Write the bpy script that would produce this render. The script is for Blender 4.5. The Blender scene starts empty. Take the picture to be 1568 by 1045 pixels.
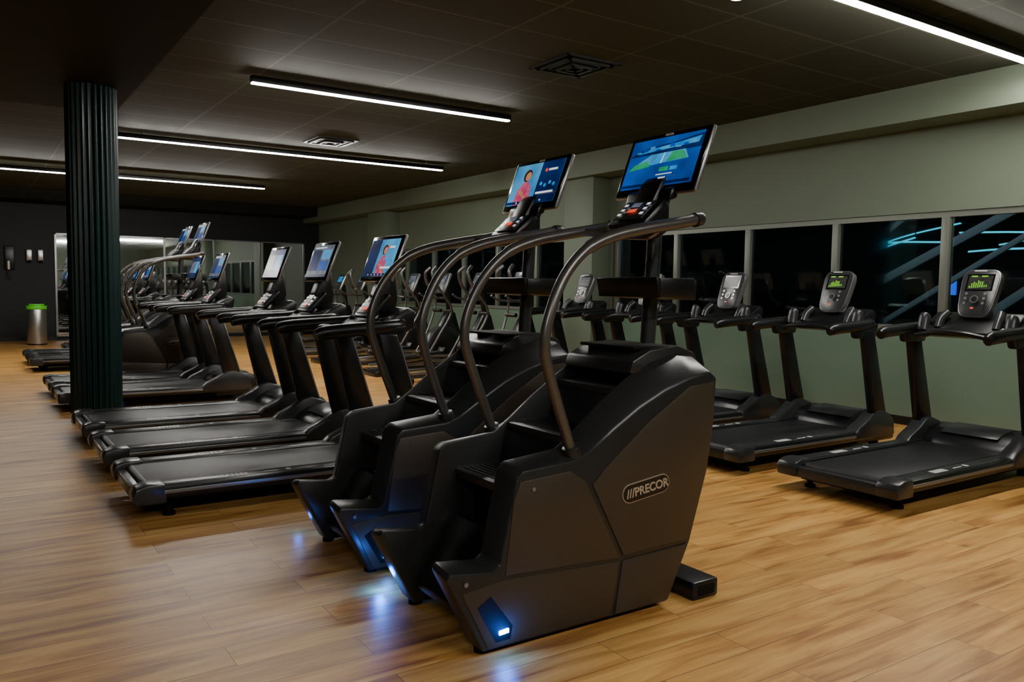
import bpy, bmesh, math, random
from mathutils import Matrix, Vector
random.seed(7)
R=math.radians
# ------------------------------------------------------------------ materials
def nmat(name):
    m=bpy.data.materials.new(name); m.use_nodes=True
    nt=m.node_tree; b=nt.nodes['Principled BSDF']; return m,nt,b
def mat(name,col,rough=.5,metal=0,emis=None,es=0,bump=0,bscale=200,coat=0,spec=None):
    m,nt,b=nmat(name)
    b.inputs['Base Color'].default_value=(*col,1); b.inputs['Roughness'].default_value=rough
    b.inputs['Metallic'].default_value=metal
    if spec is not None: b.inputs['Specular IOR Level'].default_value=spec
    if coat: b.inputs['Coat Weight'].default_value=coat
    if emis:
        b.inputs['Emission Color'].default_value=(*emis,1); b.inputs['Emission Strength'].default_value=es
    n=nt.nodes.new('ShaderNodeTexNoise'); n.inputs['Scale'].default_value=bscale; n.inputs['Detail'].default_value=3
    tc=nt.nodes.new('ShaderNodeTexCoord'); nt.links.new(tc.outputs['Object'],n.inputs['Vector'])
    if bump:
        bp=nt.nodes.new('ShaderNodeBump'); bp.inputs['Strength'].default_value=bump; bp.inputs['Distance'].default_value=.002
        nt.links.new(n.outputs['Fac'],bp.inputs['Height']); nt.links.new(bp.outputs['Normal'],b.inputs['Normal'])
    return m
M={}
M['shell']=mat('shell_graphite',(.018,.019,.020),.30,.1,bump=.12,bscale=350,spec=.5)
M['panel']=mat('panel_floor_tint',(.052,.041,.029),.36,.2,bump=.12,bscale=350,spec=.4)  # brown tint is the floor's warm reflection put into the base colour
M['black']=mat('black_plastic',(.0055,.006,.007),.30,bump=.1,bscale=300,spec=.45)
M['dark']=mat('matte_black',(.002,.002,.0025),.7,spec=.2)
M['grey']=mat('dark_grey_plastic',(.026,.027,.029),.28,.1,bump=.08,bscale=300,spec=.5)
M['silver']=mat('silver_trim',(.27,.275,.285),.3,.8)
M['rail']=mat('handrail_grey_metal',(.13,.125,.12),.30,.7,bump=.1)
M['belt']=mat('belt_rubber',(.011,.011,.013),.42,bump=.4,bscale=500,spec=.4)
M['tread']=mat('step_rubber',(.016,.016,.017),.38,bump=.3,spec=.45)
M['white']=mat('white_print',(.7,.7,.66),.5)
M['badge']=mat('badge_metal',(.45,.39,.31),.35,.4)
M['red']=mat('red_key',(.8,.05,.015),.4,emis=(1,.10,.02),es=.5)
M['led']=mat('led_blue',(.05,.2,1),.4,emis=(.04,.25,1),es=110)
M['scr_off']=mat('screen_glass',(.003,.004,.005),.12,spec=.3)
def scr(name,c1,c2,st,scale=3):
    m,nt,b=nmat(name); b.inputs['Base Color'].default_value=(0,0,0,1); b.inputs['Roughness'].default_value=.2; b.inputs['Specular IOR Level'].default_value=.15
    tc=nt.nodes.new('ShaderNodeTexCoord'); n=nt.nodes.new('ShaderNodeTexNoise'); n.inputs['Scale'].default_value=scale
    cr=nt.nodes.new('ShaderNodeValToRGB'); cr.color_ramp.elements[0].color=(*c1,1); cr.color_ramp.elements[1].color=(*c2,1)
    cr.color_ramp.elements[0].position=.35; cr.color_ramp.elements[1].position=.65
    nt.links.new(tc.outputs['Object'],n.inputs['Vector']); nt.links.new(n.outputs['Fac'],cr.inputs['Fac'])
    nt.links.new(cr.outputs['Color'],b.inputs['Emission Color']); b.inputs['Emission Strength'].default_value=st
    return m
M['s_blue']=scr('display_blue',(.001,.04,.24),(.002,.09,.46),.9,5)
M['s_navy']=scr('display_navy',(.001,.010,.06),(.002,.025,.14),.8,5)
M['s_sky']=scr('display_sky',(.03,.26,.60),(.10,.45,.80),.8,5)
M['s_cyan']=scr('display_cyan',(.0,.22,.72),(.01,.42,.95),.85,12)
M['s_green']=scr('display_green',(.01,.36,.12),(.03,.50,.2),.7,20)
M['s_white']=scr('display_white',(.8,.85,.9),(.9,.95,1),1.0,9)
M['s_pink']=scr('display_pink',(.55,.04,.14),(.7,.12,.25),.8,20)
M['s_skin']=scr('display_skin',(.55,.20,.10),(.7,.30,.16),.8,20)
M['s_hair']=scr('display_hair',(.04,.015,.01),(.08,.03,.02),.6,20)
M['s_grey']=scr('display_grey',(.08,.10,.13),(.18,.21,.26),.8,14)
M['s_lcd']=scr('display_lcd',(.035,.035,.028),(.06,.06,.048),.8,40)
M['s_led']=scr('display_matrix_green',(.12,.7,.01),(.45,.95,.03),1.2,60)
M['s_red']=scr('display_red',(.9,.04,.02),(1,.12,.04),1.0,20)

# ------------------------------------------------------------------ builder
def catmull(P,n=6):
    P=[Vector(p) for p in P]
    if len(P)<3: return P
    out=[]; Q=[P[0]*2-P[1]]+P+[P[-1]*2-P[-2]]
    for i in range(1,len(Q)-2):
        a,b,c,d=Q[i-1],Q[i],Q[i+1],Q[i+2]
        for k in range(n):
            t=k/n
            out.append(.5*((2*b)+(c-a)*t+(2*a-5*b+4*c-d)*t*t+(3*b-a-3*c+d)*t**3))
    out.append(P[-1]); return out
class B:
    def __init__(s): s.bm=bmesh.new(); s.mats=[]
    def mi(s,m):
        if isinstance(m,str): m=M[m]
        if m not in s.mats: s.mats.append(m)
        return s.mats.index(m)
    def raw(s,V,F,m,bevel=0,seg=2,T=None):
        t=bmesh.new(); vs=[t.verts.new(v) for v in V]
        for f in F:
            try: t.faces.new([vs[i] for i in f])
            except ValueError: pass
        bmesh.ops.recalc_face_normals(t,faces=t.faces)
        if bevel:
            t.normal_update()
            es=[e for e in t.edges if len(e.link_faces)==2 and e.calc_face_angle(0)>R(28)]
            bmesh.ops.bevel(t,geom=es,offset=bevel,segments=seg,affect='EDGES',profile=.5,clamp_overlap=True)
        if T is not None: bmesh.ops.transform(t,matrix=T,verts=t.verts)
        s.merge(t,m); t.free()
    def merge(s,t,m):
        idx=s.mi(m); mp={}
        for v in t.verts: mp[v]=s.bm.verts.new(v.co)
        for f in t.faces:
            try: nf=s.bm.faces.new([mp[v] for v in f.verts]); nf.material_index=idx
            except ValueError: pass
    def box(s,c,sz,m,bevel=0,rot=None,seg=2):
        x,y,z=[a/2 for a in sz]
        V=[(i*x,j*y,k*z) for i in(-1,1) for j in(-1,1) for k in(-1,1)]
        F=[(0,1,3,2),(4,6,7,5),(0,4,5,1),(2,3,7,6),(0,2,6,4),(1,5,7,3)]
        T=Matrix.Translation(c)
        if rot is not None: T=T@rot
        s.raw(V,F,m,bevel,seg,T)
    def bx(s,x0,x1,y0,y1,z0,z1,m,bevel=0): s.box(((x0+x1)/2,(y0+y1)/2,(z0+z1)/2),(x1-x0,y1-y0,z1-z0),m,bevel)
    def prism(s,P,y0,y1,m,bevel=0,P2=None,seg=2,T=None):
        n=len(P); P2=P2 or P
        V=[(x,y0,z) for x,z in P]+[(x,y1,z) for x,z in P2]
        F=[tuple(range(n)),tuple(range(2*n-1,n-1,-1))]+[(i,(i+1)%n,(i+1)%n+n,i+n) for i in range(n)]
        s.raw(V,F,m,bevel,seg,T)
    def tube(s,P,r,m,n=12,sm=6,flat=None,cap=True):
        Q=catmull(P,sm) if sm else [Vector(p) for p in P]
        N=len(Q); up=Vector((0,1,0)); V=[];F=[]
        prev=None
        for i,p in enumerate(Q):
            d=(Q[min(i+1,N-1)]-Q[max(i-1,0)]).normalized()
            if prev is None:
                a=d.cross(up)
                if a.length<.1: a=d.cross(Vector((0,0,1)))
                a.normalize()
            else: a=(prev-d*prev.dot(d)).normalized()
            prev=a; b=d.cross(a)
            rr=r(i/(N-1)) if callable(r) else r
            for k in range(n):
                t=2*math.pi*k/n
                f=flat or 1
                V.append(p+a*math.cos(t)*rr+b*math.sin(t)*rr*f)
        for i in range(N-1):
            for k in range(n):
                F.append((i*n+k,i*n+(k+1)%n,(i+1)*n+(k+1)%n,(i+1)*n+k))
        if cap: F.append(tuple(range(n))); F.append(tuple(range(N*n-1,(N-1)*n-1,-1)))
        s.raw(V,F,m)
    def cyl(s,a,b,r,m,n=20,bevel=0):
        a=Vector(a);b=Vector(b);d=(b-a).normalized();u=d.orthogonal().normalized();w=d.cross(u)
        V=[p+u*math.cos(2*math.pi*k/n)*r+w*math.sin(2*math.pi*k/n)*r for p in(a,b) for k in range(n)]
        F=[tuple(range(n)),tuple(range(2*n-1,n-1,-1))]+[(k,(k+1)%n,(k+1)%n+n,k+n) for k in range(n)]
        s.raw(V,F,m,bevel)
    def text(s,txt,size,T,m):
        cu=bpy.data.curves.new('t','FONT'); cu.body=txt; cu.size=size; cu.extrude=.0012; cu.align_x='CENTER'; cu.align_y='CENTER'; cu.offset=size*.025
        ob=bpy.data.objects.new('t',cu); bpy.context.collection.objects.link(ob)
        dg=bpy.context.evaluated_depsgraph_get(); dg.update()
        me=bpy.data.meshes.new_from_object(ob.evaluated_get(dg))
        t=bmesh.new(); t.from_mesh(me); bmesh.ops.transform(t,matrix=T,verts=t.verts); s.merge(t,m); t.free()
        bpy.data.objects.remove(ob); bpy.data.curves.remove(cu); bpy.data.meshes.remove(me)
    def mesh(s,name,ang=35):
        me=bpy.data.meshes.new(name); s.bm.to_mesh(me); s.bm.free()
        for m in s.mats: me.materials.append(m)
        me.shade_smooth(); me.set_sharp_from_angle(angle=R(ang)); return me
def place(me,name,loc=(0,0,0),rz=0,sc=1):
    o=bpy.data.objects.new(name,me); o.location=loc; o.rotation_euler=(0,0,rz); o.scale=(sc,sc,sc)
    bpy.context.collection.objects.link(o); return o
# screen frame helper: user looks toward +x
class Scr:
    def __init__(s,b,c,tilt,w,h):
        s.b=b;s.c=Vector(c);s.r=Vector((0,-1,0));s.u=Vector((math.sin(tilt),0,math.cos(tilt)));s.n=Vector((-math.cos(tilt),0,math.sin(tilt)));s.w=w;s.h=h;s.k=0
    def poly(s,pts,m,lift=None):
        s.k+=1; off=.0015+.0006*s.k
        V=[s.c+s.r*(x*s.w/2)+s.u*(y*s.h/2)+s.n*off for x,y in pts]
        s.b.raw(V,[tuple(range(len(V)))],m)
    def rect(s,x0,x1,y0,y1,m): s.poly([(x0,y0),(x1,y0),(x1,y1),(x0,y1)],m)
    def circ(s,x,y,r,m,ry=None):
        ry=ry or r*s.w/s.h
        s.poly([(x+r*math.cos(t*math.pi/8),y+ry*math.sin(t*math.pi/8)) for t in range(16)],m)
def slab(b,c,tilt,w,h,th,m,bevel=.01,back=0):
    n=Vector((-math.cos(tilt),0,math.sin(tilt)))
    cc=Vector(c)-n*(th/2+back)
    b.box(cc,(th,w,h),m,bevel,Matrix.Rotation(tilt,4,'Y'))
def ui(b,c,tilt,w,h,kind):
    S=Scr(b,c,tilt,w,h)
    if kind=='court':
        S.rect(-1,1,-1,1,'s_blue')
        S.poly([(-1,.35),(-.6,.62),(.3,.75),(1,.9),(1,.35)],'s_navy'); S.poly([(-.8,.42),(-.4,.6),(.2,.66),(.95,.8),(.9,.55),(.1,.5)],'s_cyan')
        S.poly([(-.85,-.12),(.75,-.02),(.6,.36),(-.35,.34)],'s_sky')
        S.poly([(-.95,-.25),(-.3,-.15),(-.42,.10),(-.75,.0)],'s_green'); S.poly([(.15,-.05),(.7,.0),(.55,.33),(.25,.33)],'s_green')
        S.poly([(-.28,-.12),(.1,-.06),(.18,.33),(-.1,.33)],'s_cyan')
        S.poly([(-.02,-.08),(.02,-.08),(.06,.34),(.04,.34)],'s_white')
        for i in range(9): S.rect(-.8+i*.19,-.66+i*.19,.45+.03*(i%3),.5+.08*(i%3),'s_blue' if i%2 else 's_sky')
        S.rect(.05,.3,-.45,-.28,'s_green'); S.rect(.35,.55,-.45,-.3,'s_cyan'); S.rect(.0,.45,-.60,-.56,'s_white'); S.rect(.1,.3,-.75,-.70,'s_white')
        S.rect(-1,1,-1,-.88,'s_navy'); S.circ(0,-.93,.02,'s_white')
    elif kind in('woman','woman2'):
        S.rect(-1,1,-1,1,'s_sky'); S.rect(.1,1,-1,1,'s_navy') if kind=='woman' else S.rect(-1,-.3,-1,1,'s_navy')
        dx=-.35 if kind=='woman' else .2
        S.poly([(dx-.38,-1),(dx+.30,-1),(dx+.22,-.2),(dx+.05,.12),(dx-.15,.12),(dx-.33,-.25)],'s_pink')
        S.poly([(dx-.3,-.3),(dx-.2,-.25),(dx+.28,-.85),(dx+.18,-.95)],'s_skin')
        S.circ(dx-.05,.42,.17,'s_hair'); S.circ(dx-.01,.38,.12,'s_skin')
        S.circ(.35,.55,.05,'s_red'); S.rect(.45,.8,.5,.6,'s_white'); 
        for i in range(4): S.circ(.3+i*.18,-.1-.1*(i%2),.05,'s_cyan')
        S.rect(.2,.9,-.6,-.5,'s_white'); S.rect(-1,1,-1,-.86,'s_navy')
        for i in range(5): S.circ(-.5+i*.25,-.93,.025,'s_white')
    elif kind=='grey':
        S.rect(-1,1,-1,1,'s_grey'); S.rect(-.9,-.05,-.6,.7,'s_navy'); S.rect(.05,.9,.1,.7,'s_sky'); S.rect(.05,.9,-.6,0,'s_blue'); S.rect(-.8,.3,.8,.88,'s_white'); S.rect(-1,1,-1,-.85,'s_navy')
    elif kind=='blue':
        S.rect(-1,1,-1,1,'s_blue'); S.rect(-.6,.7,-.2,.6,'s_cyan'); S.rect(-.3,.3,-.7,-.5,'s_white'); S.circ(0,.2,.2,'s_white')
    else: S.rect(-1,1,-1,1,'s_navy'); S.rect(-.8,.0,-.5,.6,'s_grey'); S.rect(.1,.85,-.5,.6,'s_sky')
# ------------------------------------------------------------------ stair climber
def climber(kind):
    b=B()
    O=[(.18,.02),(.02,.325),(.035,.35),(.225,.325),(.255,.34),(.325,.67),(.355,.695),(.60,.71),(.67,.735),(.80,.815),(.95,.90),(1.1,.965),(1.25,1.01),(1.37,1.03),(1.415,1.0),(1.405,.8),(1.37,.58),(1.27,.27),(1.14,.02)]
    I=[(.18,.02),(.015,.345),(.03,.37),(.205,.35),(.23,.365),(.30,.69),(.33,.72),(.58,.745),(.66,.80),(.80,.91),(.95,1.01),(1.1,1.085),(1.25,1.12),(1.36,1.10),(1.41,1.04),(1.40,.8),(1.365,.58),(1.265,.27),(1.14,.02)]
    for s in(-1,1):
        b.prism(O,s*.34,s*.225,'shell',.012,I,2)
        y0,y1=s*.336,s*.347
        P=[(.87,.275),(.695,.60),(.76,.66),(1.0,.835),(1.24,.975),(1.39,.985),(1.39,.8),(1.355,.585),(1.262,.285)]
        b.prism(P,y0,y1,'panel',.006)
        b.prism([(.275,.30),(.31,.59),(.34,.655),(.58,.67),(.66,.62),(.85,.27)],y0,s*.3445,'panel',.005)
        b.prism([(.20,.03),(.085,.265),(.27,.285),(.85,.255),(.81,.03)],y0,s*.3445,'panel',.005)
        b.prism([(.83,.03),(.868,.255),(1.255,.265),(1.135,.03)],y0,s*.346,'panel',.005)
        T=Matrix.Translation((.985,s*.348,.55))@Matrix.Rotation(R(-7)if s<0 else R(7),4,'Y')
        def cap(w,h,n=8):
            r=h/2;return [(w/2-r+r*math.cos(a),r*math.sin(a)) for a in [(-90+180*i/n)*math.pi/180 for i in range(n+1)]]+[(-w/2+r+r*math.cos(a),r*math.sin(a)) for a in [(90+180*i/n)*math.pi/180 for i in range(n+1)]]
        b.prism(cap(.27,.082),0,s*.004,'badge',0,T=T); b.prism(cap(.262,.074),0,s*.006,'black',0,T=T)
        TT=Matrix.Translation((.99,s*.3555,.55))@Matrix.Rotation(R(-7) if s<0 else R(7),4,'Y')@(Matrix.Rotation(R(90),4,'X') if s<0 else Matrix.Rotation(R(180),4,'Z')@Matrix.Rotation(R(90),4,'X'))
        b.text('///PRECOR',.052,TT,'badge')
        b.prism([(.235,.05),(.15,.20),(.21,.235),(.31,.10),(.30,.05)],s*.343,s*.3455,'dark')
        b.box((.27,s*.346,.085),(.045,.008,.018),'led',.003,Matrix.Rotation(R(-5),4,'Y'))
        # handrail
        y=s*.30
        path=[(.63,y,.70),(.585,y,.82),(.495,y*1.02,1.06),(.468,y*1.03,1.18),(.495,y*1.03,1.31),(.57,y*1.0,1.45),(.68,y*.98,1.555),(.82,y*.97,1.615),(1.0,y*.97,1.655),(1.2,y*.96,1.69),(1.33,y*.94,1.715)]
        b.tube(path,lambda t:.0225+.004*(1 if t>.6 else 0),'rail',16,8)
        b.cyl((.635,y,.69),(.612,y,.76),.038,'shell',18,.006)
        b.tube([(1.30,y*.945,1.708),(1.34,y*.94,1.716),(1.355,y*.94,1.718)],lambda t:.033-.012*t*t,'grey',14,4)
        for bx_,bz in((.06,.30),(.36,.62)): b.cyl((bx_+.04,s*.343,bz),(bx_+.04,s*.349,bz),.009,'silver',10)
    C=[(.26,.07),(.26,.16),(.44,.30),(.48,.36),(.48,.56),(.76,.56),(.76,.74),(1.05,.74),(1.05,.94),(1.16,.96),(1.16,1.10),(1.30,1.09),(1.385,1.02),(1.36,.58),(1.25,.25),(1.12,.06)]
    b.prism(C,-.232,.232,'dark')
    b.prism([(.17,.10),(.165,.13),(.36,.40),(.40,.40),(.30,.10)],-.20,.20,'black',.012)
    for k in range(1,4):
        x=.10+.275*k; z=.41+.185*k
        b.prism([(x,z-.035),(x,z),(x+.02,z+.006),(x+.245,z+.006),(x+.26,z-.02),(x+.26,z-.04)],-.224,.224,'tread',.004)
        b.prism([(x+.235,z),(x+.255,z),(x+.285,z+.15),(x+.265,z+.15)],-.224,.224,'black')
        for j in range(7): b.bx(x+.03+j*.028,x+.04+j*.028,-.2,.2,z+.006,z+.009,'black')
    b.prism([(.98,1.03),(1.0,1.085),(1.1,1.13),(1.27,1.145),(1.38,1.11),(1.415,1.04),(1.405,.8),(1.37,.58),(1.27,.27),(1.20,.27),(1.3,.6),(1.33,1.0),(1.1,1.01)],-.235,.235,'shell',.01)
    b.bx(1.04,1.24,-.19,.19,1.128,1.143,'dark',.006)
    b.bx(1.27,1.43,-.37,.37,.0,.085,'black',.012)
    b.bx(1.0,1.3,-.06,.06,.02,.07,'black')
    for s in(-1,1):
        b.cyl((.21,s*.28,0),(.21,s*.28,.05),.03,'dark'); b.cyl((1.08,s*.28,0),(1.08,s*.28,.05),.03,'dark')
        b.bx(1.30,1.40,s*.371-.003,s*.371+.003,.02,.065,'dark')
    b.tube([(1.30,0,1.10),(1.315,0,1.35),(1.33,0,1.6),(1.33,0,1.72)],.036,'grey',16,4)
    b.tube([(1.12,-.29,1.675),(1.22,-.15,1.66),(1.29,0,1.65),(1.22,.15,1.66),(1.12,.29,1.675)],.02,'rail',12,5)
    b.prism([(1.17,1.36),(1.15,1.45),(1.17,1.455),(1.20,1.385),(1.36,1.375),(1.39,1.44),(1.41,1.44),(1.40,1.35)],-.21,.21,'black',.005)
    b.bx(1.17,1.39,-.215,-.19,1.36,1.45,'black',.006); b.bx(1.17,1.39,.19,.215,1.36,1.45,'black',.006)
    slab(b,(1.205,0,1.76),R(48),.26,.18,.05,'black',.015)
    slab(b,(1.198,0,1.765),R(48),.20,.13,.005,'grey',.002)
    S=Scr(b,(1.197,0,1.766),R(48),.2,.13)
    for i in range(3):
        for s in(-1,1): S.rect(s*.75-.12,s*.75+.12,-.6+i*.5,-.35+i*.5,'s_white')
    S.rect(-.3,.3,-.4,.0,'s_red'); S.rect(-.3,.3,.2,.7,'s_grey')
    b.prism([(1.24,1.66),(1.22,1.76),(1.30,1.9),(1.40,1.98),(1.42,1.95),(1.36,1.8),(1.36,1.68)],-.07,.07,'black',.012)
    b.prism([(1.27,1.80),(1.29,1.86),(1.33,1.88),(1.33,1.82)],-.15,.15,'black',.01)
    c=(1.365,0,2.0); t=R(21)
    slab(b,c,t,.54,.335,.028,'silver',.012,.004); slab(b,c,t,.53,.325,.02,'scr_off',.008)
    ui(b,Vector(c)+Vector((-math.cos(t),0,math.sin(t)))*.0005+Vector((math.sin(t),0,math.cos(t)))*.006,t,.475,.262,kind)
    b.text('PRECOR',.014,Matrix.Translation(Vector(c)+Vector((-.0042,0,.0))+Vector((math.sin(t),0,math.cos(t)))*.149)@Matrix.Rotation(R(-90),4,'Z')@Matrix.Rotation(R(90)-t,4,'X'),'white')
    return b.mesh('stair_climber',28)
# ------------------------------------------------------------------ treadmill
def treadmill(kind,screen=True):
    b=B()
    b.prism([(.10,.07),(.06,.13),(1.9,.15),(1.9,.07)],-.33,.33,'dark')
    b.bx(.09,1.72,-.285,.285,.15,.198,'belt',.006)
    b.cyl((.085,-.285,.165),(.085,.285,.165),.034,'belt',18)
    for s in(-1,1):
        b.box((.90,s*.375,.165),(1.70,.15,.085),'black',.022)
        b.box((.92,s*.449,.168),(1.64,.012,.022),'silver',.003)
        b.box((.90,s*.375,.206),(1.55,.105,.008),'grey',.003)
        b.prism([(-.01,.10),(-.02,.16),(0,.20),(.06,.218),(.16,.216),(.17,.10)],s*.30,s*.457,'grey',.014)
        for i in range(6): b.bx(.50+i*.028,.515+i*.028,s*.375-.035,s*.375+.02,.2095,.2112,'white')
        b.bx(.75,.85,s*.375-.02,s*.375-.008,.2095,.2112,'white'); b.bx(.9,.93,s*.375-.03,s*.375+.01,.2095,.2112,'white')
        b.cyl((.20,s*.33,0),(.20,s*.33,.10),.022,'dark',12); b.cyl((.20,s*.33,0),(.20,s*.33,.02),.038,'dark',14)
        b.cyl((1.95,s*.30,0),(1.95,s*.30,.12),.04,'dark',14)
        b.prism([(1.45,.20),(1.50,.245),(1.62,.30),(1.72,.37),(1.80,.38),(1.92,.34),(2.0,.28),(2.02,.14),(1.45,.14)],s*.46,s*.34,'grey',.016)
        b.prism([(1.70,.30),(1.90,.30),(1.66,1.07),(1.52,1.07)],s*.385,s*.455,'black',.018)
        b.prism([(1.89,.32),(1.905,.32),(1.672,1.06),(1.657,1.06)],s*.40,s*.44,'silver',.002)
        b.tube([(1.10,s*.40,1.065),(1.16,s*.405,1.085),(1.35,s*.41,1.10),(1.55,s*.41,1.11),(1.70,s*.38,1.12),(1.78,s*.28,1.125)],lambda t:.030+.018*math.sin(min(1,t*3+.2)*math.pi/2),'black',14,5,flat=.9)
        b.prism([(1.44,1.0),(1.40,1.10),(1.74,1.13),(1.70,1.0)],s*.37,s*.445,'black',.02)
        b.cyl((1.66,s*.27,1.08),(1.66,s*.27,1.17),.052,'black',18,.008); b.cyl((1.66,s*.27,1.168),(1.66,s*.27,1.174),.042,'dark',18)
    b.prism([(1.62,.17),(1.66,.24),(1.76,.30),(1.95,.33),(2.10,.30),(2.17,.22),(2.18,.07),(1.62,.07)],-.36,.36,'black',.025)
    b.prism([(1.70,.285),(1.78,.318),(1.94,.343),(2.05,.325)],-.22,.22,'grey',.004)
    b.bx(.0,.06,-.31,.31,.10,.175,'grey',.01)
    b.tube([(1.36,-.27,1.07),(1.33,-.1,1.10),(1.33,.1,1.10),(1.36,.27,1.07)],.018,'black',10,5)
    for s in(-1,1): b.tube([(1.62,s*.25,1.09),(1.45,s*.26,1.06),(1.36,s*.27,1.07)],.018,'black',10,4)
    b.box((1.335,0,1.102),(.045,.06,.025),'red',.006)
    b.prism([(1.56,1.06),(1.54,1.10),(1.66,1.17),(1.80,1.25),(1.86,1.22),(1.84,1.10),(1.74,1.04)],-.34,.34,'black',.02)
    if screen:
        slab(b,(1.66,0,1.26),R(42),.30,.22,.04,'black',.012)
        slab(b,(1.655,0,1.265),R(42),.24,.17,.006,'grey',.002)
        S=Scr(b,(1.652,0,1.267),R(42),.24,.17)
        for i in range(3):
            for s in(-1,1): S.rect(s*.7-.15,s*.7+.15,-.7+i*.45,-.5+i*.45,'s_white')
        S.rect(-.35,.35,-.75,-.45,'s_red'); S.rect(-.35,.35,.1,.6,'s_lcd')
        b.prism([(1.72,1.2),(1.68,1.32),(1.76,1.52),(1.82,1.56),(1.84,1.3),(1.82,1.2)],-.08,.08,'black',.015)
        c=Vector((1.745,0,1.60)); t=R(20)
        slab(b,c,t,.54,.36,.03,'silver',.014,.004); slab(b,c,t,.53,.35,.02,'scr_off',.01)
        ui(b,c+Vector((-math.cos(t),0,math.sin(t)))*.0005,t,.47,.29,kind)
    else:
        t=R(22); c=Vector((1.74,0,1.40))
        def sh(w,h,k=10):
            pts=[]
            for i in range(28):
                a=2*math.pi*i/28; ca,sa=math.cos(a),math.sin(a)
                x=math.copysign(abs(ca)**.45,ca)*w/2; y=math.copysign(abs(sa)**.45,sa)*h/2
                x*=1-.20*(.5-y/h)
                pts.append((x,y))
            return pts
        def shield(w,h,off,th,m):
            n=Vector((-math.cos(t),0,math.sin(t)));u=Vector((math.sin(t),0,math.cos(t)));r=Vector((0,-1,0))
            P=sh(w,h);V=[c+r*x+u*y+n*off for x,y in P]+[c+r*x+u*y+n*(off-th) for x,y in P];k=len(P)
            b.raw(V,[tuple(range(k)),tuple(range(2*k-1,k-1,-1))]+[(i,(i+1)%k,(i+1)%k+k,i+k) for i in range(k)],m,.006)
        shield(.31,.40,0,.06,'silver'); shield(.30,.39,.004,.02,'grey')
        S=Scr(b,c+Vector((-math.cos(t),0,math.sin(t)))*.004,t,.31,.40)
        S.rect(-.66,.66,.08,.78,'scr_off'); S.rect(-.58,.58,.14,.72,'s_lcd')
        if kind=='led':
            for i in range(9): 
                h=[.1,.2,.3,.2,.35,.25,.3,.15,.1][i]
                for q in range(int(h/.05)): S.rect(-.5+i*.11,-.44+i*.11,.2+q*.05,.235+q*.05,'s_led')
            S.rect(-.4,-.1,.62,.67,'s_led'); S.rect(.1,.4,.62,.67,'s_led')
        else:
            for i in range(4): S.rect(-.5,.5,.22+i*.13,.26+i*.13,'s_grey')
        for i in range(3): 
            for s in(-1,1): S.circ(s*.45,-.08-i*.2,.07,'silver')
        S.circ(0,-.32,.2,'silver'); S.circ(0,-.32,.16,'black'); S.rect(-.3,.3,.84,.88,'white'); S.rect(-.08,.08,-.72,-.66,'red')
        b.prism([(1.72,1.15),(1.70,1.25),(1.76,1.36),(1.82,1.36),(1.82,1.15)],-.09,.09,'black',.015)
        for s in(-1,1):
            b.tube([(1.60,s*.22,1.12),(1.64,s*.22,1.19),(1.70,s*.2,1.24)],.035,'grey',12,4)
            b.tube([(1.58,s*.33,1.10),(1.60,s*.33,1.20),(1.61,s*.33,1.22)],lambda t:.05-.012*t,'grey',14,3)
    return b.mesh('treadmill')
# ------------------------------------------------------------------ elliptical
def elliptical(kind):
    b=B()
    b.bx(.05,1.85,-.05,.05,.05,.12,'grey',.012)
    b.bx(.03,.13,-.32,.32,.0,.08,'black',.012); b.bx(1.72,1.84,-.32,.32,0,.08,'black',.012)
    P=[(1.10+.34*math.cos(a)+.28,.42+.34*math.sin(a)) for a in [2*math.pi*i/24 for i in range(24)]]
    b.prism(P,-.10,.10,'grey',.03); b.prism([(x*.7+1.38*.3,z*.7+.42*.3) for x,z in P],-.13,.13,'black',.02)
    b.prism([(1.25,.1),(1.2,.6),(1.42,.98),(1.55,.98),(1.7,.5),(1.78,.1)],-.085,.085,'black',.02)
    b.tube([(1.50,0,.85),(1.46,0,1.15),(1.42,0,1.40)],.045,'black',14,4)
    for s in(-1,1):
        b.tube([(.15,s*.2,.14),(.6,s*.2,.16),(1.2,s*.2,.22)],.022,'silver',10,3)
        b.prism([(.45,.30+.06*s),(.42,.36+.06*s),(.44,.38+.06*s),(.48,.33+.06*s),(.82,.36+.06*s),(.86,.42+.06*s),(.88,.41+.06*s),(.85,.32+.06*s)],s*.12,s*.30,'black',.008)
        b.tube([(.50,s*.21,.28+.06*s),(.95,s*.21,.28),(1.38,s*.19,.42+.15*s)],.024,'silver',10,4)
        b.cyl((1.38,s*.1,.42+.15*s),(1.38,s*.21,.42+.15*s),.03,'silver',12)
        o=.08*s
        b.tube([(.98,s*.23,.30),(1.18+o*.3,s*.27,.62),(1.36,s*.29,1.0),(1.30+o,s*.30,1.25),(1.16+o,s*.29,1.42),(1.10+o,s*.27,1.60),(1.18+o,s*.24,1.70)],lambda t:.018+.007*(t>.6),'rail',12,6)
        b.cyl((1.36,s*.06,1.0),(1.36,s*.30,1.0),.03,'black',12)
        b.tube([(1.42,0,1.22),(1.30,s*.12,1.20),(1.12,s*.18,1.22),(1.02,s*.18,1.28)],.016,'rail',10,4)
    c=Vector((1.34,0,1.46)); t=R(25)
    slab(b,c,t,.32,.36,.06,'silver',.04); slab(b,c+Vector((-.003,0,.001)),t,.29,.33,.02,'grey',.02)
    S=Scr(b,c+Vector((-.004,0,.001)),t,.26,.3); S.rect(-.8,.8,.0,.8,'s_grey' if kind!='blue' else 's_cyan')
    for i in range(3): S.rect(-.6,.6,.15+i*.2,.2+i*.2,'s_lcd'); S.circ(-.5+.5*i,-.4,.1,'silver')
    return b.mesh('elliptical_trainer')

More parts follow.
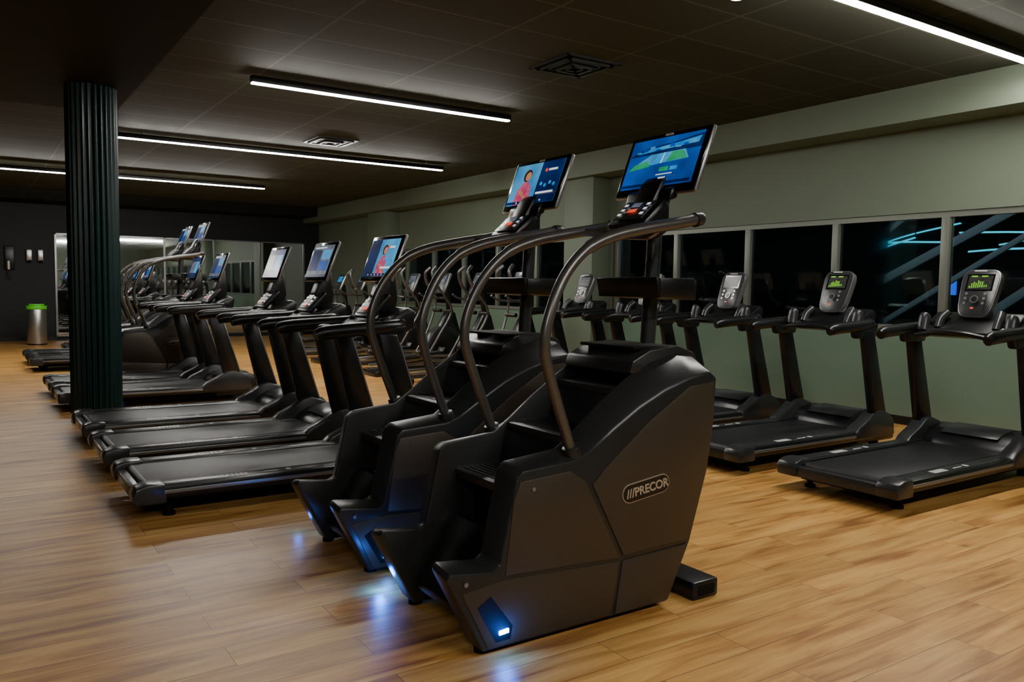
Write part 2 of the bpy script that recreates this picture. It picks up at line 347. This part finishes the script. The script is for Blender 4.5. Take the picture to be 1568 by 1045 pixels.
# ------------------------------------------------------------------ room materials
def floor_mat():
    m,nt,b=nmat('oak_plank_floor'); L=nt.links.new; N=nt.nodes.new
    g=N('ShaderNodeNewGeometry'); br=N('ShaderNodeTexBrick')
    br.inputs['Scale'].default_value=1; br.inputs['Brick Width'].default_value=1.25; br.inputs['Row Height'].default_value=.185
    br.inputs['Mortar Size'].default_value=.0016; br.inputs['Mortar Smooth'].default_value=.3; br.offset=.37; br.offset_frequency=2
    br.inputs['Color1'].default_value=(.1,.1,.1,1); br.inputs['Color2'].default_value=(.9,.9,.9,1); br.inputs['Mortar'].default_value=(0,0,0,1)
    L(g.outputs['Position'],br.inputs['Vector'])
    sep=N('ShaderNodeSeparateColor'); L(br.outputs['Color'],sep.inputs['Color'])
    mul=N('ShaderNodeVectorMath'); mul.operation='SCALE'; mul.inputs[0].default_value=(7,3,5); L(sep.outputs[0],mul.inputs['Scale'])
    add=N('ShaderNodeVectorMath'); add.operation='ADD'; L(g.outputs['Position'],add.inputs[0]); L(mul.outputs[0],add.inputs[1])
    mp=N('ShaderNodeMapping'); mp.inputs['Scale'].default_value=(1.5,12,1); L(add.outputs[0],mp.inputs['Vector'])
    n1=N('ShaderNodeTexNoise'); n1.inputs['Scale'].default_value=1.0; n1.inputs['Detail'].default_value=5; n1.inputs['Distortion'].default_value=.8; L(mp.outputs[0],n1.inputs['Vector'])
    mp2=N('ShaderNodeMapping'); mp2.inputs['Scale'].default_value=(3,80,1); L(add.outputs[0],mp2.inputs['Vector'])
    n2=N('ShaderNodeTexNoise'); n2.inputs['Scale'].default_value=1.0; n2.inputs['Detail'].default_value=3; L(mp2.outputs[0],n2.inputs['Vector'])
    cr=N('ShaderNodeValToRGB'); e=cr.color_ramp.elements
    e[0].position=.30; e[0].color=(.29,.115,.024,1); e[1].position=.66; e[1].color=(.70,.40,.115,1)
    k=e.new(.46); k.color=(.54,.27,.065,1)
    L(n1.outputs['Fac'],cr.inputs['Fac'])
    m1=N('ShaderNodeMix'); m1.data_type='RGBA'; m1.blend_type='MULTIPLY'; m1.inputs[0].default_value=.3
    c2=N('ShaderNodeValToRGB'); c2.color_ramp.elements[0].position=.35; c2.color_ramp.elements[0].color=(.6,.5,.4,1); c2.color_ramp.elements[1].position=.6
    L(n2.outputs['Fac'],c2.inputs['Fac']); L(cr.outputs['Color'],m1.inputs[6]); L(c2.outputs['Color'],m1.inputs[7])
    m2=N('ShaderNodeMix'); m2.data_type='RGBA'; m2.blend_type='MULTIPLY'; m2.inputs[0].default_value=1
    c3=N('ShaderNodeMapRange'); c3.inputs[3].default_value=.80; c3.inputs[4].default_value=1.12; L(sep.outputs[0],c3.inputs[0])
    L(m1.outputs[2],m2.inputs[6]); L(c3.outputs[0],m2.inputs[7])
    m3=N('ShaderNodeMix'); m3.data_type='RGBA'; m3.inputs[7].default_value=(.12,.05,.012,1)
    L(br.outputs['Fac'],m3.inputs[0]); L(m2.outputs[2],m3.inputs[6]); L(m3.outputs[2],b.inputs['Base Color'])
    b.inputs['Roughness'].default_value=.40; b.inputs['Specular IOR Level'].default_value=.45
    bp=N('ShaderNodeBump'); bp.inputs['Strength'].default_value=.12; bp.inputs['Distance'].default_value=.002; L(n2.outputs['Fac'],bp.inputs['Height']); L(bp.outputs['Normal'],b.inputs['Normal'])
    return m
def ceil_mat():
    m,nt,b=nmat('ceiling_tiles'); L=nt.links.new; N=nt.nodes.new
    g=N('ShaderNodeNewGeometry'); br=N('ShaderNodeTexBrick'); br.offset=0
    br.inputs['Scale'].default_value=1; br.inputs['Brick Width'].default_value=1.2; br.inputs['Row Height'].default_value=.6; br.inputs['Mortar Size'].default_value=.012; br.inputs['Mortar Smooth'].default_value=.1
    br.inputs['Color1'].default_value=(.045,.050,.034,1); br.inputs['Color2'].default_value=(.056,.061,.042,1); br.inputs['Mortar'].default_value=(.10,.108,.078,1)
    L(g.outputs['Position'],br.inputs['Vector']); L(br.outputs['Color'],b.inputs['Base Color'])
    b.inputs['Roughness'].default_value=.8; b.inputs['Specular IOR Level'].default_value=.25; return m
def wall_mat(name,c,rough=.6,spec=.4):
    m,nt,b=nmat(name); L=nt.links.new; N=nt.nodes.new
    g=N('ShaderNodeNewGeometry'); n=N('ShaderNodeTexNoise'); n.inputs['Scale'].default_value=1.5; n.inputs['Detail'].default_value=4; L(g.outputs['Position'],n.inputs['Vector'])
    cr=N('ShaderNodeValToRGB'); cr.color_ramp.elements[0].color=(*[x*.92 for x in c],1); cr.color_ramp.elements[1].color=(*[x*1.07 for x in c],1)
    L(n.outputs['Fac'],cr.inputs['Fac']); L(cr.outputs['Color'],b.inputs['Base Color']); b.inputs['Roughness'].default_value=rough; b.inputs['Specular IOR Level'].default_value=spec
    return m
FL=floor_mat(); CE=ceil_mat()
WG=wall_mat('sage_green_paint',(.15,.19,.135)); WGL=wall_mat('sage_green_gloss_panel',(.145,.215,.155),.16,.9)
WD=wall_mat('charcoal_paint',(.006,.009,.011)); SOF=wall_mat('dark_bulkhead_paint',(.012,.013,.010),.7,.2)
M['colgreen']=mat('dark_green_cladding',(.0015,.024,.022),.30,bump=.1,spec=.45)
M['frame']=mat('window_frame_grey',(.17,.185,.155),.4,.3)
def glass_mat():
    m,nt,b=nmat('window_glass'); N=nt.nodes.new; L=nt.links.new
    nt.nodes.remove(b); tr=N('ShaderNodeBsdfTransparent'); tr.inputs[0].default_value=(.8,.9,.9,1); gl=N('ShaderNodeBsdfGlossy'); gl.inputs['Roughness'].default_value=.04; gl.inputs[0].default_value=(.7,.85,.9,1)
    fr=N('ShaderNodeFresnel'); fr.inputs['IOR'].default_value=1.9; mx=N('ShaderNodeMixShader'); L(fr.outputs[0],mx.inputs[0]); L(tr.outputs[0],mx.inputs[1]); L(gl.outputs[0],mx.inputs[2])
    L(mx.outputs[0],nt.nodes['Material Output'].inputs[0]); return m
GL=glass_mat()
M['mirror']=mat('mirror_glass',(.66,.71,.71),.03,1)
M['strip']=mat('led_strip_diffuser',(.9,.9,.9),.4,emis=(1,.96,.89),es=185)
M['lamp']=mat('downlight_lens',(.9,.9,.9),.4,emis=(1,.95,.87),es=40)
# ------------------------------------------------------------------ room
X0,X1,Y0,Y1,H=-3.5,8.2,-4,22,3.42
def quick(name,boxes,m,bevel=0,ang=35):
    b=B()
    for q in boxes: b.bx(*q,m,bevel)
    return place(b.mesh(name),name)
quick('floor',[(X0-.2,X1+.2,Y0-.2,Y1+.2,-.1,0)],FL)
quick('ceiling',[(X0-.2,X1+.2,Y0-.2,Y1+.2,H,H+.1)],CE)
quick('wall_left',[(X0-.15,X0,Y0,Y1,0,H)],WD)
quick('wall_back',[(X0,X1+.15,Y1,Y1+.15,0,H)],WD)
quick('wall_front',[(X0,X1+.15,Y0-.15,Y0,0,H)],WG)
WT,WB=2.22,1.0
b=B()
b.bx(X1,X1+.15,Y0,Y1,WT,H,WG); b.bx(X1,X1+.15,16.9,Y1,0,WT,WG); b.bx(X1,X1+.15,Y0,-3.06,WB,WT,WG); b.bx(X1,X1+.15,9.6,10.3,WB,WT,WG)
b.bx(X1,X1+.15,Y0,16.9,0,WB,WGL)
place(b.mesh('wall_right'),'wall_right')
b=B(); b.bx(7.75,X1,Y0,Y1,3.08,H,WG); place(b.mesh('bulkhead_pilaster_1'),'bulkhead_pilaster_1')
b=B(); b.bx(X0,1.45,Y0,10.4,3.32,H,SOF); place(b.mesh('bulkhead_pilaster_2'),'bulkhead_pilaster_2')
b=B(); b.bx(X0,7.75,20.9,Y1,3.2,H,SOF); place(b.mesh('bulkhead_pilaster_3'),'bulkhead_pilaster_3')
quick('baseboard_back',[(X0,-.64,Y1-.015,Y1,0,.09),(.54,1.72,Y1-.015,Y1,0,.09)],M['black'])
quick('baseboard_right',[(X1-.015,X1,Y0,9.6,0,.09)],M['black'])
for i,(y0,y1) in enumerate(((9.6,10.3),(16.9,17.9))):
    quick('bulkhead_pilaster_%d'%(4+i),[(7.86,X1,y0,y1,0,3.08)],WG,.004)  # the two pilasters standing out from the window wall
def window(name,y0,y1,mull):
    b=B()
    b.bx(X1+.02,X1+.10,y0,y1,WT-.06,WT,M['frame']); b.bx(X1-.02,X1+.10,y0,y1,WB,WB+.05,M['frame'])
    for m_ in mull: b.bx(X1-.0,X1+.09,m_-.04,m_+.04,WB+.05,WT-.06,M['frame'],.004)
    b.bx(X1+.05,X1+.056,y0,y1,WB+.05,WT-.06,GL)
    place(b.mesh(name),name)
window('window_1',-3.06,9.6,[4.44+1.25*k for k in range(-6,5) if -3<4.44+1.25*k<9.55]+[9.56])
window('window_2',10.3,16.9,[10.34,11.55,12.8,14.05,15.3,16.55])
# fluted column
b=B(); n=168; V=[];F=[]
for z in(0,3.32):
    for k in range(n):
        a=2*math.pi*k/n; r=.222+.016*max(-.4,math.cos(a*28)); V.append((r*math.cos(a),r*math.sin(a),z))
F=[tuple(range(n)),tuple(range(2*n-1,n-1,-1))]+[(k,(k+1)%n,(k+1)%n+n,k+n) for k in range(n)]
b.raw(V,F,'colgreen'); place(b.mesh('fluted_column',60),'fluted_column',(1.07,9.18,0))
# ceiling light strips
def strip(x0,x1,y,z=3.30):
    b=B(); b.bx(x0,x1,y-.04,y+.04,z+.012,z+.075,'black',.004); b.bx(x0+.01,x1-.01,y-.026,y+.026,z,z+.014,'strip')
    for xx in(x0+.3,x1-.3): b.cyl((xx,y,z+.07),(xx,y,H),.006,'silver',8)
    place(b.mesh('linear_ceiling_light'),'linear_ceiling_light')
strip(2.29,5.24,7.94); strip(1.7,6.58,11.96); strip(-.8,4.87,16.0,3.24); strip(4.3,7.6,3.35); strip(1.2,4.8,-.7); strip(-2.8,-.2,-.7,3.22)  # last strip: unseen, added behind the camera to light floor and machine rears
def diffuser(x,y):
    b=B(); 
    for i in range(5):
        s=.30-i*.055; z=H-.004-.012*(i%2)-.006*i
        for q in((-s,s,-s,-s+.03),(-s,s,s-.03,s),(-s,-s+.03,-s,s),(s-.03,s,-s,s)): b.bx(x+q[0],x+q[1],y+q[2],y+q[3],z-.012,z+.004 if i else H,'grey')
    b.bx(x-.27,x+.27,y-.27,y+.27,H-.003,H,'dark')
    place(b.mesh('ceiling_air_vent'),'ceiling_air_vent')
diffuser(4.64,5.97); diffuser(4.3,11.06)
b=B(); b.cyl((4.46,3.93,H-.012),(4.46,3.93,H),.06,'silver',24); b.cyl((4.46,3.93,H-.016),(4.46,3.93,H-.011),.045,'lamp',24); place(b.mesh('recessed_downlight'),'recessed_downlight')
# mirrors
b=B(); x=1.75
while x<7.6:
    w=1.2
    b.bx(x,x+w,Y1-.03,Y1-.0,.12,2.5,'mirror'); b.bx(x-.02,x+.02,Y1-.045,Y1,.1,2.53,'silver'); x+=w
b.bx(x-.02,x+.02,Y1-.045,Y1,.1,2.53,'silver'); b.bx(1.73,x+.02,Y1-.045,Y1,2.5,2.53,'silver'); b.bx(1.73,x+.02,Y1-.045,Y1,.09,.12,'silver')
place(b.mesh('wall_mirror'),'wall_mirror')
b=B(); b.bx(-.55,.45,Y1-.04,Y1,0,2.15,'black'); b.bx(.45,.53,Y1-.06,Y1,0,2.23,'frame'); b.bx(-.63,-.55,Y1-.06,Y1,0,2.23,'frame'); b.bx(-.63,.53,Y1-.06,Y1,2.15,2.23,'frame'); b.cyl((.35,Y1-.10,1.0),(.35,Y1-.04,1.0),.025,'silver'); place(b.mesh('door_1'),'door_1')
M['lime']=mat('lime_plastic',(.12,.65,.03),.4,emis=(.1,.8,.03),es=.05); M['steel']=mat('brushed_steel',(.5,.5,.48),.3,.9)
b=B(); b.cyl((0,0,.02),(0,0,.78),.19,'steel',32,.01); b.cyl((0,0,0),(0,0,.03),.195,'black',32); b.cyl((0,0,.78),(0,0,.86),.20,'lime',32,.012); b.cyl((0,0,.86),(0,0,.90),.15,'lime',32,.015); b.cyl((0,0,.9),(0,0,.905),.09,'dark',24)
place(b.mesh('trash_bin'),'trash_bin',(1.25,20.6,0))
b=B(); b.bx(1.15,1.27,Y1-.11,Y1,1.85,2.13,'steel',.02); b.bx(1.38,1.50,Y1-.11,Y1,1.85,2.13,'steel',.02); b.bx(1.17,1.25,Y1-.115,Y1-.05,1.83,1.88,'dark'); b.bx(1.40,1.48,Y1-.115,Y1-.05,1.83,1.88,'dark'); place(b.mesh('soap_dispenser'),'soap_dispenser')
b=B(); b.bx(.72,.92,Y1-.08,Y1,1.65,2.2,'black',.02); b.box((.80,Y1-.11,1.75),(.05,.05,.2),'white',.015); b.tube([(.80,Y1-.1,1.65),(.76,Y1-.08,1.5),(.84,Y1-.08,1.45),(.86,Y1-.06,1.62)],.008,'black',8); place(b.mesh('wall_phone'),'wall_phone')
# ------------------------------------------------------------------ machines
cA,cB,cC=climber('court'),climber('woman'),climber('grey')
place(cA,'stair_climber',(1.4,2.87,0)); place(cB,'stair_climber',(1.4,3.91,0))
place(cC,'stair_climber',(1.4,12.5,0),0,1.06); place(cC,'stair_climber',(1.4,13.6,0),0,1.06)
tA,tB,tC,tD=treadmill('woman2'),treadmill('grey2'),treadmill('grey'),treadmill('blue')
for me,y in((tA,5.5),(tC,6.75),(tB,8.0),(tC,10.2),(tB,11.4),(tC,14.75),(tD,15.95)): place(me,'treadmill',(.78,y,0))
tL,tN=treadmill('led',False),treadmill('lcd',False)
for me,y in((tL,3.25),(tL,4.5),(tN,5.72),(tN,6.92),(tN,8.12)): place(me,'treadmill',(4.78,y,0))
eA,eB=elliptical('lcd'),elliptical('blue')
for me,y in((eA,9.5),(eA,10.6),(eA,11.7),(eA,12.8),(eB,13.9),(eA,15.0),(eB,16.1)): place(me,'elliptical_trainer',(5.1,y,0))
for me,y in((eB,17.2),(eA,18.3),(eB,19.4)): place(me,'elliptical_trainer',(1.6,y,0))
def pt(loc,e,col,r=.02):
    l=bpy.data.lights.new('blue_underlight','POINT'); l.energy=e; l.color=col; l.shadow_soft_size=r
    o=bpy.data.objects.new('blue_underlight',l); o.location=loc; bpy.context.collection.objects.link(o)
pt((1.67,2.49,.09),1.4,(.02,.18,1)); pt((1.54,3.36,.05),2.4,(.02,.18,1),.02); pt((1.52,4.42,.05),.3,(.02,.18,1))
# ------------------------------------------------------------------ outside
M['neon']=mat('neon_cyan',(.1,.7,.9),.4,emis=(.0,.50,.68),es=2.0)
M['concrete']=mat('night_concrete',(.22,.24,.24),.7,bump=.3,bscale=8)
M['neonb']=mat('sign_blue',(.02,.1,.9),.4,emis=(.0,.12,1),es=1.3)
quick('exterior_ground',[(X1+.3,30,-20,40,-.4,-.3)],M['concrete'])
quick('exterior_facade',[(22,22.3,-20,45,-.3,7)],M['dark'])
b=B()
for i in range(30):
    y=-2+i*1.25
    b.box((13.5+.1*(i%3),y+1.5,1.7),(.06,.09+.05*(i%2),5.4),'concrete',.01,Matrix.Rotation(R((58,63,54)[i%3]),4,'X'))
b.bx(13.2,13.8,-6,38,3.4,3.8,'concrete'); b.bx(13.3,13.7,-6,38,-.3,.1,'concrete')
place(b.mesh('exterior_truss'),'exterior_truss')
b=B()
for i,(y,z,l,dz) in enumerate([(5.2,2.62,3.0,-.25),(5.6,2.35,3.4,.3),(6.6,2.2,2.2,.05),(8.2,2.72,2.4,-.2),(8.6,2.38,2.2,.1),(9.2,2.5,1.6,-.25),(11.8,2.6,3,.1),(15.5,2.7,3,-.2),(19,2.7,4,0)]):
    b.tube([(15.4+.1*i%1.2,y,z),(16.2,y+l*.5,z+dz*.6),(17.2,y+l,z+dz)],.018,'neon',6,4)
    b.cyl((15.4+.1*i%1.2,y,z),(15.4+.1*i%1.2,y,5.2),.01,'dark',6); b.cyl((17.2,y+l,z+dz),(17.2,y+l,5.2),.01,'dark',6)
b.bx(15,18,-6,38,5.2,5.4,'dark')
place(b.mesh('exterior_neon_tubes'),'exterior_neon_tubes')
b=B()
for y,z in((9.4,1.35),(16,1.2),(22,1.0)): b.bx(17.9,18.0,y,y+.26,z,z+.32,'neonb')
b.bx(17.95,18.1,-4,30,-.3,1.9,'dark')
place(b.mesh('exterior_sign'),'exterior_sign')
l=bpy.data.lights.new('exterior_fill_added','AREA'); l.energy=170; l.size=6; l.color=(.7,.85,1)  # added area light so the slanted beams outside are lit
o=bpy.data.objects.new('exterior_fill_added',l); o.location=(10.5,8,4.8); o.rotation_euler=(0,R(-35),0); bpy.context.collection.objects.link(o)
w=bpy.data.worlds.new('night'); bpy.context.scene.world=w; w.use_nodes=True; w.node_tree.nodes['Background'].inputs[0].default_value=(.01,.02,.035,1); w.node_tree.nodes['Background'].inputs[1].default_value=.5
# ------------------------------------------------------------------ camera
cam=bpy.data.cameras.new('camera'); cam.sensor_width=36; cam.lens=28.6; cam.clip_end=200
co=bpy.data.objects.new('camera',cam); bpy.context.collection.objects.link(co)
co.matrix_world=Matrix.Translation((0,0,1.4))@Matrix.Rotation(R(-33.8),4,'Z')@Matrix.Rotation(R(90-3.8),4,'X')@Matrix.Rotation(R(.74),4,'Z')
bpy.context.scene.camera=co
